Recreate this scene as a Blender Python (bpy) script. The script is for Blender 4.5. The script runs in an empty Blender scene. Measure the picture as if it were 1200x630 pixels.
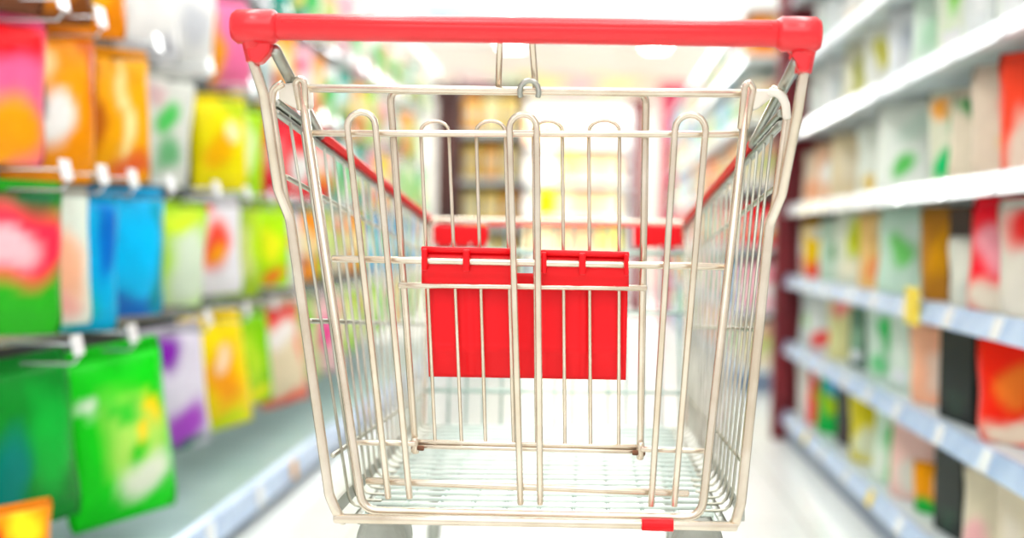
import bpy, bmesh, math, random
from mathutils import Vector, Matrix

random.seed(7)
scene = bpy.context.scene
COL = scene.collection

# ------------------------------------------------------------------ camera
F = 1496.0                      # focal length in pixels of the 1200x630 frame
CAM = Vector((0, 0, 0.78))
TH, PH, RO = math.radians(3.44), math.radians(1.52), math.radians(0.8)
fw = Vector((-math.sin(TH)*math.cos(PH), math.cos(TH)*math.cos(PH), -math.sin(PH)))
r0 = Vector((math.cos(TH), math.sin(TH), 0))
u0 = r0.cross(fw)
rt = r0*math.cos(RO) + u0*math.sin(RO)
up = -r0*math.sin(RO) + u0*math.cos(RO)

def P(px, py, Y):
    """world point on the plane y=Y that the photo shows at pixel (px,py)"""
    d = fw + rt*((px-600)/F) + up*((315-py)/F)
    return CAM + d*(Y/d.y)

cam_data = bpy.data.cameras.new('camera')
cam = bpy.data.objects.new('camera', cam_data)
COL.objects.link(cam)
m = Matrix((rt, up, -fw)).transposed().to_4x4()
m.translation = CAM
cam.matrix_world = m
cam_data.sensor_width = 36
cam_data.lens = 36*F/1200
cam_data.clip_start = 0.05
cam_data.dof.use_dof = True
cam_data.dof.focus_distance = 1.455
cam_data.dof.aperture_fstop = 1.8
scene.camera = cam

# ------------------------------------------------------------------ materials
def lin(c):
    return tuple((x/12.92 if x <= 0.04045 else ((x+0.055)/1.055)**2.4) for x in c)
def rgb(r, g, b):
    return lin((r/255, g/255, b/255))

def mat(name, col, rough=0.5, metal=0.0, col2=None, scale=6, coat=0.0, bump=0.0, bscale=40, spec=None):
    mt = bpy.data.materials.new(name); mt.use_nodes = True
    nt = mt.node_tree; b = nt.nodes['Principled BSDF']
    b.inputs['Roughness'].default_value = rough
    b.inputs['Metallic'].default_value = metal
    b.inputs['Coat Weight'].default_value = coat
    b.inputs['Coat Roughness'].default_value = 0.15
    if spec is not None: b.inputs['Specular IOR Level'].default_value = spec
    tc = nt.nodes.new('ShaderNodeTexCoord')
    nz = nt.nodes.new('ShaderNodeTexNoise'); nz.inputs['Scale'].default_value = scale; nz.inputs['Detail'].default_value = 4
    nt.links.new(tc.outputs['Object'], nz.inputs['Vector'])
    mx = nt.nodes.new('ShaderNodeMix'); mx.data_type = 'RGBA'
    c2 = col2 if col2 else tuple(x*0.9 for x in col)
    mx.inputs['A'].default_value = (*col, 1); mx.inputs['B'].default_value = (*c2, 1)
    mr = nt.nodes.new('ShaderNodeMapRange'); mr.inputs['From Min'].default_value = 0.35; mr.inputs['From Max'].default_value = 0.65
    nt.links.new(nz.outputs['Fac'], mr.inputs['Value'])
    nt.links.new(mr.outputs['Result'], mx.inputs['Factor'])
    nt.links.new(mx.outputs['Result'], b.inputs['Base Color'])
    if bump:
        n2 = nt.nodes.new('ShaderNodeTexNoise'); n2.inputs['Scale'].default_value = bscale
        nt.links.new(tc.outputs['Object'], n2.inputs['Vector'])
        bp = nt.nodes.new('ShaderNodeBump'); bp.inputs['Strength'].default_value = bump; bp.inputs['Distance'].default_value = 0.01
        nt.links.new(n2.outputs['Fac'], bp.inputs['Height'])
        nt.links.new(bp.outputs['Normal'], b.inputs['Normal'])
    return mt

def emit_mat(name, col, s):
    mt = bpy.data.materials.new(name); mt.use_nodes = True
    b = mt.node_tree.nodes['Principled BSDF']
    b.inputs['Base Color'].default_value = (*col, 1)
    b.inputs['Emission Color'].default_value = (*col, 1)
    b.inputs['Emission Strength'].default_value = s
    return mt

def printed(name, rough, coat, bump):
    mt = bpy.data.materials.new(name); mt.use_nodes = True
    nt = mt.node_tree; b = nt.nodes['Principled BSDF']
    at = nt.nodes.new('ShaderNodeAttribute'); at.attribute_name = 'Col'
    tc = nt.nodes.new('ShaderNodeTexCoord')
    nz = nt.nodes.new('ShaderNodeTexNoise'); nz.inputs['Scale'].default_value = 18
    nt.links.new(tc.outputs['Object'], nz.inputs['Vector'])
    b.inputs['Specular IOR Level'].default_value = 0.16
    mr = nt.nodes.new('ShaderNodeMapRange'); mr.inputs['To Min'].default_value = 0.86; mr.inputs['To Max'].default_value = 1.1
    nt.links.new(nz.outputs['Fac'], mr.inputs['Value'])
    mx = nt.nodes.new('ShaderNodeMix'); mx.data_type = 'RGBA'; mx.blend_type = 'MULTIPLY'
    mx.inputs['Factor'].default_value = 1
    nt.links.new(at.outputs['Color'], mx.inputs['A']); nt.links.new(mr.outputs['Result'], mx.inputs['B'])
    nt.links.new(mx.outputs['Result'], b.inputs['Base Color'])
    b.inputs['Roughness'].default_value = rough; b.inputs['Coat Weight'].default_value = coat
    b.inputs['Coat Roughness'].default_value = 0.2
    bp = nt.nodes.new('ShaderNodeBump'); bp.inputs['Strength'].default_value = bump; bp.inputs['Distance'].default_value = 0.006
    nt.links.new(nz.outputs['Fac'], bp.inputs['Height']); nt.links.new(bp.outputs['Normal'], b.inputs['Normal'])
    return mt

M = {
 'chrome': mat('plated_steel', rgb(232, 220, 204), 0.27, 0.85, rgb(214, 198, 176), 14),
 'chrome_dark': mat('dull_steel', rgb(190, 192, 184), 0.32, 0.9, rgb(165, 168, 158), 14),
 'wire': mat('basket_wire', rgb(222, 226, 216), 0.3, 0.75, rgb(200, 206, 196), 20),
 'side_wire': mat('side_wire', rgb(206, 204, 190), 0.3, 0.9, rgb(176, 174, 158), 20),
 'front_wire_shaded': mat('front_wire_shaded', rgb(178, 200, 190), 0.35, 0.7, rgb(150, 176, 166), 20),  # darker green tint puts the mint-grey shade into the wire colour
 'floor_wire': mat('floor_wire', rgb(232, 242, 236), 0.35, 0.35, rgb(214, 228, 220), 20),
 'rust': mat('rust', rgb(140, 92, 62), 0.8, 0.1, rgb(95, 60, 40), 60),
 'red': mat('red_plastic', rgb(238, 2, 20), 0.4, 0, rgb(228, 0, 14), 5, 0.0, spec=0.3),
 'handle': mat('red_handle_plastic', rgb(232, 24, 36), 0.3, 0, rgb(226, 18, 30), 5, 0.3),
 'white_plastic': mat('white_plastic', rgb(250, 246, 236), 0.4, 0, rgb(240, 234, 220), 8),
 'grey_plastic': mat('grey_plastic', rgb(176, 178, 170), 0.5, 0, rgb(150, 152, 142), 25),
 'rubber': mat('grey_rubber', rgb(70, 72, 74), 0.7),
 'shelf': mat('shelf_paint_white', rgb(222, 230, 230), 0.4, 0, rgb(210, 220, 222), 4),
 'deck': mat('shelf_deck_grey', rgb(172, 198, 194), 0.35, 0, rgb(158, 186, 183), 5),
 'kick': mat('kick_plate_blue_grey', rgb(118, 136, 160), 0.45, 0, rgb(104, 122, 146), 4),
 'rail': mat('price_rail_blue_white', rgb(190, 212, 240), 0.3, 0, rgb(156, 184, 222), 9, 0.3),
 'rail_white': mat('price_rail_white', rgb(236, 242, 246), 0.3, 0, rgb(218, 228, 236), 9, 0.3),
 'pegboard': mat('back_panel_shade_dark', rgb(40, 44, 42), 0.6, 0, rgb(28, 30, 29), 6),  # near-black colour carries the shadow behind the hanging pouches
 'backr': mat('back_panel_shaded', rgb(34, 44, 42), 0.6, 0, rgb(22, 30, 30), 5),  # black-green colour carries the shade deep in the shelf gaps
 'header': mat('header_band_green_grey', rgb(104, 122, 112), 0.5, 0, rgb(88, 106, 98), 4),
 'maroon': mat('maroon_paint', rgb(128, 22, 34), 0.45, 0, rgb(104, 16, 28), 3),
 'pinkred': mat('pink_red_paint', rgb(222, 70, 100), 0.45, 0, rgb(196, 50, 80), 2),
 'darkbrown': mat('dark_brown_paint', rgb(96, 52, 46), 0.5, 0, rgb(76, 40, 36), 3),
 'tag_white': mat('tag_white', rgb(250, 252, 252), 0.15, 0, rgb(240, 244, 246), 20, 0.8),
 'tag_yellow': mat('tag_yellow', rgb(250, 222, 20), 0.4, 0, rgb(240, 205, 10), 20),
 'tag_orange': mat('tag_orange', rgb(240, 170, 30), 0.4),
 'hook': mat('hook_zinc', rgb(200, 205, 208), 0.25, 0.9),
 'ceiling': mat('ceiling_white', rgb(244, 246, 248), 0.7, 0, rgb(236, 240, 242), 2),
 'wall': mat('wall_white', rgb(250, 246, 238), 0.7, 0, rgb(250, 236, 224), 0.8),
 'sign': mat('sign_white', rgb(250, 250, 252), 0.5),
 'blue': mat('sign_blue', rgb(60, 130, 205), 0.5),
 'film': printed('printed_film', 0.36, 0.0, 0.5),
 'card': printed('printed_card', 0.5, 0.1, 0.05),
 'lamp': emit_mat('lamp_diffuser', (1.0, 0.98, 0.95), 9.0),
}

def floor_mat():
    mt = bpy.data.materials.new('floor_tile'); mt.use_nodes = True
    nt = mt.node_tree; b = nt.nodes['Principled BSDF']
    tc = nt.nodes.new('ShaderNodeTexCoord')
    br = nt.nodes.new('ShaderNodeTexBrick'); br.offset = 0
    br.inputs['Scale'].default_value = 1.0; br.inputs['Brick Width'].default_value = 0.6; br.inputs['Row Height'].default_value = 0.6
    br.inputs['Mortar Size'].default_value = 0.003
    br.inputs['Color1'].default_value = (*rgb(236, 238, 232), 1); br.inputs['Color2'].default_value = (*rgb(231, 234, 228), 1)
    br.inputs['Mortar'].default_value = (*rgb(196, 196, 186), 1)
    nt.links.new(tc.outputs['Object'], br.inputs['Vector'])
    nt.links.new(br.outputs['Color'], b.inputs['Base Color'])
    b.inputs['Roughness'].default_value = 0.22
    return mt
M['floor'] = floor_mat()

# ------------------------------------------------------------------ mesh helpers
WORLD = {}   # world location of roots / parts that parent others

def box(bm, x0, x1, y0, y1, z0, z1, bev=0.0):
    vs = [bm.verts.new((x, y, z)) for x in (x0, x1) for y in (y0, y1) for z in (z0, z1)]
    fs = [(0,1,3,2), (4,6,7,5), (0,4,5,1), (2,3,7,6), (0,2,6,4), (1,5,7,3)]
    faces = [bm.faces.new([vs[i] for i in f]) for f in fs]
    if bev > 0:
        es = set(e for f in faces for e in f.edges)
        bmesh.ops.bevel(bm, geom=list(es), offset=bev, segments=2, affect='EDGES', profile=0.5)

def fillet(pts, rad, n=5):
    pts = [Vector(p) for p in pts]
    if rad <= 0 or len(pts) < 3: return pts
    out = [pts[0]]
    for i in range(1, len(pts)-1):
        a, b, c = pts[i-1], pts[i], pts[i+1]
        d1, d2 = (a-b), (c-b)
        l1, l2 = d1.length, d2.length
        if l1 < 1e-6 or l2 < 1e-6: continue
        d1 /= l1; d2 /= l2
        ang = d1.angle(d2)
        if ang > 3.05: out.append(b); continue
        t = min(rad/max(math.tan(ang/2), 1e-3), l1*0.49, l2*0.49)
        p1, p2 = b+d1*t, b+d2*t
        for k in range(n+1):
            s = k/n
            out.append(p1*(1-s)**2 + b*2*s*(1-s) + p2*s*s)
    out.append(pts[-1])
    return out

def tube(bm, pts, r, seg=8, rad=0.0, closed=False, n=5, cap=True):
    pts = fillet(pts, rad, n)
    q = [pts[0]]
    for p in pts[1:]:
        if (p-q[-1]).length > 1e-5: q.append(p)
    pts = q
    if closed: pts = pts[:-1] if (pts[0]-pts[-1]).length < 1e-5 else pts
    N = len(pts)
    tang = []
    for i in range(N):
        if closed: t = pts[(i+1) % N]-pts[i-1]
        elif i == 0: t = pts[1]-pts[0]
        elif i == N-1: t = pts[-1]-pts[-2]
        else: t = (pts[i+1]-pts[i]).normalized()+(pts[i]-pts[i-1]).normalized()
        tang.append(t.normalized())
    ref = Vector((0, 0, 1)) if abs(tang[0].z) < 0.9 else Vector((0, 1, 0))
    nrm = (ref - tang[0]*ref.dot(tang[0])).normalized()
    rings = []
    for i in range(N):
        nrm = (nrm - tang[i]*nrm.dot(tang[i])).normalized()
        bn = tang[i].cross(nrm)
        rings.append([bm.verts.new(pts[i] + (nrm*math.cos(a)+bn*math.sin(a))*r) for a in [2*math.pi*k/seg for k in range(seg)]])
    for i in range(N if closed else N-1):
        A, B = rings[i], rings[(i+1) % N]
        for k in range(seg):
            f = bm.faces.new((A[k], A[(k+1) % seg], B[(k+1) % seg], B[k])); f.smooth = True
    if not closed and cap:
        for R, s in ((rings[0], -1), (rings[-1], 1)):
            c = sum((v.co for v in R), Vector())/seg
            t = tang[0]*-1 if s < 0 else tang[-1]
            cv = bm.verts.new(c + t*r*0.45)
            Q = [bm.verts.new(c + (v.co-c)*0.78 + t*r*0.3) for v in R]
            for k in range(seg):
                f = bm.faces.new((R[k], R[(k+1) % seg], Q[(k+1) % seg], Q[k])); f.smooth = True
                f = bm.faces.new((Q[k], Q[(k+1) % seg], cv)); f.smooth = True

def prism(bm, poly, dvec, bev=0.0, seg=2):
    """extrude a planar polygon (world points) by dvec, bevelled"""
    a = [bm.verts.new(Vector(p)) for p in poly]
    b = [bm.verts.new(Vector(p)+Vector(dvec)) for p in poly]
    n = len(a)
    fs = [bm.faces.new(a), bm.faces.new(list(reversed(b)))]
    for i in range(n):
        fs.append(bm.faces.new((a[i], b[i], b[(i+1) % n], a[(i+1) % n])))
    if bev:
        es = set(e for f in fs for e in f.edges)
        bmesh.ops.bevel(bm, geom=list(es), offset=bev, segments=seg, affect='EDGES', profile=0.5)

def ring_disc(bm, c, axis, r, w, seg=24):
    """solid wheel around axis x, with rounded tread"""
    prof = [(-w/2, r*0.25), (-w/2, r*0.86), (-w*0.36, r), (w*0.36, r), (w/2, r*0.86), (w/2, r*0.25)]
    rings = []
    for (x, rr) in prof:
        rings.append([bm.verts.new(Vector(c)+Vector((x, rr*math.cos(a), rr*math.sin(a)))) for a in [2*math.pi*k/seg for k in range(seg)]])
    for i in range(len(prof)-1):
        for k in range(seg):
            f = bm.faces.new((rings[i][k], rings[i][(k+1) % seg], rings[i+1][(k+1) % seg], rings[i+1][k])); f.smooth = True
    bm.faces.new(list(reversed(rings[0]))); bm.faces.new(rings[-1])

def obj(name, bm, material, parent=None, base=False, smooth=None, local=False):
    """link bm (world coordinates unless local) as one mesh object"""
    bmesh.ops.recalc_face_normals(bm, faces=bm.faces)
    me = bpy.data.meshes.new(name)
    if local:
        c = Vector((0, 0, 0))
    else:
        xs = [v.co for v in bm.verts]
        lo = Vector((min(v.x for v in xs), min(v.y for v in xs), min(v.z for v in xs)))
        hi = Vector((max(v.x for v in xs), max(v.y for v in xs), max(v.z for v in xs)))
        c = (lo+hi)/2
        if base: c.z = lo.z
        bmesh.ops.translate(bm, verts=bm.verts, vec=-c)
    bm.to_mesh(me); bm.free()
    me.materials.append(material)
    o = bpy.data.objects.new(name, me); COL.objects.link(o)
    if parent is not None:
        o.parent = parent
        o.location = c - WORLD.get(parent.name, Vector()) if not local else (0, 0, 0)
    else:
        o.location = c
    WORLD[o.name] = c
    return o

def tag(o, label=None, cat=None, group=None, kind=None):
    if label: o['label'] = label
    if cat: o['category'] = cat
    if group: o['group'] = group
    if kind: o['kind'] = kind
    return o

def empty(name, loc):
    o = bpy.data.objects.new(name, None); COL.objects.link(o)
    o.empty_display_size = 0.1
    o.location = loc; WORLD[o.name] = Vector(loc)
    return o

def struct(name, bm, m, parent=None):
    o = obj(name, bm, m, parent)
    o['kind'] = 'structure'
    return o

ORD = ['', 'first', 'second', 'third', 'fourth', 'fifth', 'sixth', 'seventh', 'eighth', 'ninth', 'tenth', 'eleventh', 'twelfth',
       'thirteenth', 'fourteenth', 'fifteenth', 'sixteenth', 'seventeenth', 'eighteenth', 'nineteenth', 'twentieth']
ORD += ['twenty-'+w for w in ORD[1:10]] + ['thirtieth'] + ['thirty-'+w for w in ORD[1:10]] + ['fortieth']

# ------------------------------------------------------------------ the room
bm = bmesh.new(); box(bm, -6, 6, -2.5, 18, -0.05, 0); struct('floor', bm, M['floor'])
bm = bmesh.new(); box(bm, -6, 6, -1.0, 18, 3.3, 3.35); struct('ceiling', bm, M['ceiling'])
bm = bmesh.new(); box(bm, -6, 6, 17.0, 17.1, 0, 3.3); struct('wall_back', bm, M['wall'])
bm = bmesh.new(); box(bm, -6, 6, 16.97, 17.0, 0, 0.1); struct('baseboard_back', bm, M['shelf'])

# ------------------------------------------------------------------ the shopping cart
YR = 1.42
cart = empty('shopping_cart', (-0.06, 1.75, 0))
tag(cart, 'empty steel wire shopping cart with red plastic handle standing in the aisle', 'shopping cart')
ch, chd, wr = M['chrome'], M['chrome_dark'], M['wire']

# handle
YH = 1.345
hl, hr = P(300, 31, YH), P(936, 40, YH)
bm = bmesh.new(); tube(bm, [hl, hr], 0.0142, 20)
d = (hr-hl).normalized()
handle = obj('handle_bar', bm, M['handle'], cart)
bm = bmesh.new()       # long moulded ridge on the grip
off = Vector((0, -0.0125, 0.0045))
tube(bm, [hl+d*0.03+off, hr-d*0.03+off], 0.003, 8)
obj('grip_ridge', bm, M['handle'], handle)
for s in (-1, 1):
    bm = bmesh.new()
    if s < 0:
        collar = [P(279, 31, YH), P(320, 31.5, YH)]
        elbow = [P(294, 24, YH), P(295, 44, YH), P(300, 73, YH+0.012)]
    else:
        collar = [P(916, 40, YH), P(955, 40.5, YH)]
        elbow = [P(944, 30, YH), P(946, 52, YH), P(941, 86, YH+0.012)]
    tube(bm, collar, 0.0185, 18)
    pts = fillet(elbow, 0.01, 4)
    # tapering socket that holds the upright
    seg = 16
    rings = []
    for i, p in enumerate(pts):
        k = i/(len(pts)-1); r = (0.0185*(1-k)+0.0105*k)*(1.0 if s < 0 else 0.86)
        rings.append([bm.verts.new(p+Vector((math.cos(a)*r, math.sin(a)*r*0.9, 0))) for a in [2*math.pi*j/seg for j in range(seg)]])
    for i in range(len(rings)-1):
        for j in range(seg):
            f = bm.faces.new((rings[i][j], rings[i][(j+1) % seg], rings[i+1][(j+1) % seg], rings[i+1][j])); f.smooth = True
    bm.faces.new(rings[0]); bm.faces.new(list(reversed(rings[-1])))
    tri = [(283, 40), (318, 46), (316, 60), (302, 75), (291, 70)] if s < 0 else [(917, 50), (953, 56), (949, 84), (936, 84), (932, 62)]
    prism(bm, [P(x, y, YH-0.004) for x, y in tri], (0, 0.022, 0), 0.004)
    obj('end_bracket', bm, M['handle'], handle)

# basket corner points (rim and floor, rear and front)
RL0, RL1 = P(324, 120, YR), P(503, 257, 2.27)
RR0, RR1 = P(915, 133, YR), P(803, 261, 2.27)
FL0, FL1 = P(404, 600, 1.43), P(495, 498, 2.08)
FR0, FR1 = P(860, 606, 1.43), P(806, 501, 2.08)
def lerp(a, b, t): return a*(1-t)+b*t
rimL = lambda t: lerp(RL0, RL1, t)
rimR = lambda t: lerp(RR0, RR1, t)
floL = lambda t: lerp(FL0, FL1, t)
floR = lambda t: lerp(FR0, FR1, t)

# uprights of the frame: handle socket -> bend -> basket bottom corner -> chassis leg
def upright(pxs, name='upright_tube'):
    bm = bmesh.new(); tube(bm, pxs, 0.0058, 12, 0.03)
    return obj(name, bm, ch, cart)
upright([P(296, 70, YH+0.012), P(309, 110, 1.37), P(326, 222, 1.395), P(340, 256, 1.405), P(386, 580, 1.405), P(396, 603, 1.405), P(402, 609, 1.42)])
upright([P(942, 84, YH+0.012), P(935, 130, 1.37), P(916, 228, 1.395), P(902, 262, 1.405), P(868, 590, 1.405), P(862, 612, 1.405), P(857, 616, 1.42)])
for pts in ([P(331, 98, 1.405), P(320, 104, 1.405), P(318, 122, 1.405), P(334, 232, 1.405), P(340, 250, 1.405)],
            [P(905, 104, 1.405), P(918, 110, 1.405), P(922, 140, 1.405), P(908, 240, 1.405), P(903, 258, 1.405)]):
    bm = bmesh.new(); tube(bm, pts, 0.0045, 10, 0.012); obj('hinge_rod', bm, ch, cart)
# handle braces going forward to the rim
for a, b in ((P(322, 58, YH+0.01), rimL(0.2)), (P(934, 72, YH+0.01), rimR(0.2))):
    bm = bmesh.new(); tube(bm, [a, b], 0.0065, 12); obj('handle_brace', bm, chd, cart)

# side panels
NW = 18
for side, (rim, flo) in (('left', (rimL, floL)), ('right', (rimR, floR))):
    sg = -1 if side == 'left' else 1
    S = lambda t, v: lerp(rim(t), flo(t), v)
    bm = bmesh.new()
    for i in range(NW):
        t = 0.05 + 0.93*i/(NW-1)
        inward = Vector((-sg*0.03, 0, 0))
        tube(bm, [S(t, 0), S(t, 1), S(t, 1)+inward], 0.0019, 6, 0.016, n=3)
    ys = (0.18, 0.53, 0.86)
    for v in ys:
        tube(bm, [S(0.0, v)+Vector((sg*0.003, 0, 0)), S(1, v)+Vector((sg*0.003, 0, 0))], 0.003, 8)
    panel = obj('side_panel', bm, M['side_wire'], cart)
    # rim rail: two parallel bars with a flat plate at the rear
    bm = bmesh.new()
    tube(bm, [rim(0), rim(1)], 0.0048, 10)
    dn = Vector((0, 0, -0.011))
    tube(bm, [rim(0)+dn, rim(1)+dn], 0.0040, 8)
    box_w = 0.0016
    a, b = rim(0.0), rim(0.24)
    prism(bm, [a+Vector((sg*0.002, 0, -0.001)), b+Vector((sg*0.002, 0, -0.001)), b+Vector((sg*0.002, 0, -0.012)), a+Vector((sg*0.002, 0, -0.012))], (sg*0.004, 0, 0))
    obj('rim_rail', bm, chd, cart)
    # red plastic sleeve on the rim
    bm = bmesh.new()
    a, b = rim(0.2), rim(0.99)
    prof = [(-0.0055, -0.006), (-0.0062, 0.004), (-0.003, 0.0075), (0.003, 0.0075), (0.0062, 0.004), (0.0055, -0.006)]
    prism(bm, [a+Vector((x, 0, z)) for x, z in prof], b-a)
    obj('rim_sleeve', bm, M['red'], cart)

# basket floor
bm = bmesh.new()
for i in range(NW+2):
    t = 0.02+0.97*i/(NW+1)
    tube(bm, [floL(t)+Vector((0.022, 0, 0)), floR(t)-Vector((0.022, 0, 0))], 0.0026, 6)
for j in range(11):
    k = (j+0.5)/11
    tube(bm, [lerp(FL0, FR0, k)+Vector((0, 0, -0.0045)), lerp(FL1, FR1, k)+Vector((0, 0, -0.0052))], 0.0029, 6)
obj('basket_floor', bm, M['floor_wire'], cart)

# rear corner plates of the basket (dull flat bars beside the floor)
for flo, s in ((floL, -1), (floR, 1)):
    bm = bmesh.new()
    a, b = flo(0.0), flo(1.0)
    x = Vector((s*0.008, 0, 0))
    prism(bm, [a+x+Vector((0, 0, -0.004)), a+x+Vector((0, 0, 0.014)), b+x+Vector((0, 0, 0.014)), b+x+Vector((0, 0, -0.004))], (s*0.004, 0, 0))
    obj('floor_side_bar', bm, chd, cart)

# front panel
bm = bmesh.new()
Fp = lambda u, v: lerp(lerp(RL1, RR1, u), lerp(FL1, FR1, u), v)
for i in range(15):
    u = 0.03+0.94*i/14
    tube(bm, [Fp(u, 0), Fp(u, 1)], 0.0024, 6)
for v, r in ((0.16, 0.0042), (0.46, 0.003), (0.84, 0.003)):
    tube(bm, [Fp(0, v)+Vector((0, -.004, 0)), Fp(1, v)+Vector((0, -.004, 0))], r, 8)
front = obj('front_panel', bm, M['front_wire_shaded'], cart)
bm = bmesh.new()
tube(bm, [Fp(0.005, 1), Fp(0.0, 0), Fp(1, 0), Fp(0.995, 1)], 0.0048, 10, 0.014)
obj('front_frame', bm, ch, cart)
for (x0, x1) in ((507, 572), (742, 800)):
    bm = bmesh.new()
    q = [(x0, 263), (x1, 264), (x1, 290), (x0, 289)]
    prism(bm, [P(x, y, 2.245) for x, y in q], (0, 0.012, 0), 0.004)
    obj('corner_panel', bm, M['red'], cart)
bm = bmesh.new(); prism(bm, [P(x, y, 2.25) for x, y in ((572, 261.5), (742, 262.5), (742, 266), (572, 265))], (0, 0.008, 0), 0.001)
obj('front_strip', bm, M['red'], cart)

# rear bottom bar with red clip
bm = bmesh.new(); tube(bm, [P(393, 607, 1.405), P(862, 616.5, 1.405)], 0.0055, 12)
rb = obj('rear_bottom_bar', bm, ch, cart)
bm = bmesh.new()
a, b = P(752, 614.3, 1.405), P(789, 615.2, 1.405)
dv = b-a
ring = [a+Vector((0, -math.cos(t)*0.0068, math.sin(t)*0.0068)) for t in [2*math.pi*k/14 for k in range(14)]]
prism(bm, ring, dv)
obj('red_clip', bm, M['red'], rb)

# ---- rear gate
gate = empty('rear_gate', P(612, 107, YR)); gate.parent = cart
gate.location = Vector(gate.location) - WORLD[cart.name]
def gpart(name, paths, r, rad=0.0, m=ch, seg=10, parent=gate):
    bm = bmesh.new()
    for p in paths: tube(bm, p, r, seg, rad)
    return obj(name, bm, m, parent)
gpart('gate_frame', [[P(352, 96, YR), P(425, 598, YR), P(822, 606.5, YR), P(877, 101, YR)]], 0.0050, 0.022)
gpart('gate_hairpin', [[P(358, 128, YR), P(357, 95, YR-0.004), P(350, 91, YR-0.004), P(346, 97, YR-0.002), P(352, 128, YR)]], 0.0038, 0.006)
gpart('gate_hairpin', [[P(868, 150, YR), P(873, 100, YR-0.004), P(878, 96, YR-0.004), P(883, 104, YR-0.002), P(874, 150, YR)]], 0.0038, 0.006)
gpart('top_bar', [[P(340, 103, YR+.008), P(895, 110, YR+.008)]], 0.0048)
gpart('upper_bar', [[P(366, 156, YR+.008), P(866, 157.5, YR+.008)]], 0.0038)
midb = gpart('middle_bar', [[P(390, 303, YR+.010), P(850, 312.5, YR+.010)]], 0.0040)
gpart('lower_bar', [[P(430, 563, YR+.010), P(806, 578, YR+.010)]], 0.0042)
for L in ([(455, 583), (407, 142), (440, 142), (480, 583)],
          [(610, 590), (597, 144), (629, 144), (633, 590)],
          [(763, 592), (791, 146), (827, 146), (790, 592)]):
    (a, b, c, e) = L
    pts = [P(a[0], a[1], YR)]
    n = 8
    pa, pb = P(b[0], b[1]+6, YR), P(c[0], c[1]+6, YR)
    mid = (pa+pb)/2; hx = (pb-pa)/2
    pts += [mid + hx*math.cos(math.pi - math.pi*k/n) + Vector((0, 0, hx.length*math.sin(math.pi*k/n))) for k in range(n+1)]
    pts.append(P(e[0], e[1], YR))
    gpart('gate_loop', [pts], 0.0038)

# white hinge blocks with curled hooks
for s, q in ((-1, [(325, 98), (346, 96), (361, 104), (362, 124), (352, 130), (326, 117)]),
             (1, [(876, 104), (903, 104), (908, 112), (890, 126), (876, 130), (873, 112)])):
    bm = bmesh.new()
    prism(bm, [P(x, y, YR-0.002) for x, y in q], (0, 0.03, 0), 0.003)
    obj('hinge_block', bm, M['white_plastic'], cart)
bm = bmesh.new()
tube(bm, [P(902, 107, 1.40), P(914, 110, 1.398), P(921, 122, 1.397), P(922, 138, 1.397)], 0.0045, 10, 0.012)
obj('hinge_hook', bm, M['white_plastic'], cart)

# ---- folded child seat behind the gate
seat = empty('child_seat', P(606, 330, 1.46)); seat.parent = cart
seat.location = Vector(seat.location) - WORLD[cart.name]
YS = 1.452
gpart('seat_frame', [[P(487, 530, YS), P(457, 106, YS), P(757, 109, YS), P(750, 537, YS)]], 0.0042, 0.012, parent=seat)
gpart('seat_rail', [[P(450, 156, YS-.006), P(757, 157, YS-.006)]], 0.0036, parent=seat)
gpart('seat_front_bar', [[P(468, 334, YS-.008), P(757, 337.5, YS-.008)]], 0.0034, parent=seat)
gpart('seat_bottom_bar', [[P(486, 517, YS+.002), P(752, 523.5, YS+.002)], [P(486, 522.5, YS+.002), P(752, 529, YS+.002)]], 0.0028, parent=seat)
gpart('side_stop', [[P(418, 518, YS-.012), P(486, 519.5, YS-.008)]], 0.0034, parent=seat)
gpart('side_stop', [[P(752, 526, YS-.008), P(828, 528, YS-.012)]], 0.0034, parent=seat)
for (x0, x1, b0, b1) in ((493, 526, 510, 541), (558, 592, 569, 602), (625, 659, 629, 662), (690, 726, 692, 725)):
    n = 8
    pa, pb = P(x0, 154, YS+.002), P(x1, 154, YS+.002)
    mid = (pa+pb)/2; hx = (pb-pa)/2
    pts = [P(b0, 520, YS+.002)] + [mid + hx*math.cos(math.pi - math.pi*k/n) + Vector((0, 0, hx.length*0.72*math.sin(math.pi*k/n))) for k in range(n+1)] + [P(b1, 522, YS+.002)]
    gpart('seat_wire', [pts], 0.0021, seg=8, parent=seat)
for x, y in ((489, 525), (748, 531)):
    bm = bmesh.new(); tube(bm, [P(x-6, y-1, YS-.004), P(x+7, y, YS-.004)], 0.0030, 8); obj('rusty_weld', bm, M['rust'], seat)
for x in (486, 751):
    y = 524 if x < 600 else 529
    bm = bmesh.new(); tube(bm, [P(x, y-10, YS-.004), P(x, y+5, YS-.004)], 0.0042, 10); obj('frame_foot', bm, ch, seat)

# red seat flap with two clips curled over the middle bar
def sheet(bm, fn, nu, nv, th):
    """grid surface fn(u,v)->point with thickness th along +y"""
    A = [[bm.verts.new(fn(i/nu, j/nv)) for i in range(nu+1)] for j in range(nv+1)]
    B = [[bm.verts.new(fn(i/nu, j/nv)+Vector((0, th, 0))) for i in range(nu+1)] for j in range(nv+1)]
    for j in range(nv):
        for i in range(nu):
            f = bm.faces.new((A[j][i], A[j][i+1], A[j+1][i+1], A[j+1][i])); f.smooth = True
            f = bm.faces.new((B[j][i], B[j+1][i], B[j+1][i+1], B[j][i+1])); f.smooth = True
    for i in range(nu):
        bm.faces.new((A[0][i], B[0][i], B[0][i+1], A[0][i+1])); bm.faces.new((A[nv][i], A[nv][i+1], B[nv][i+1], B[nv][i]))
    for j in range(nv):
        bm.faces.new((A[j][0], A[j+1][0], B[j+1][0], B[j][0])); bm.faces.new((A[j][nu], B[j][nu], B[j+1][nu], A[j+1][nu]))
YF = 1.460
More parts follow.
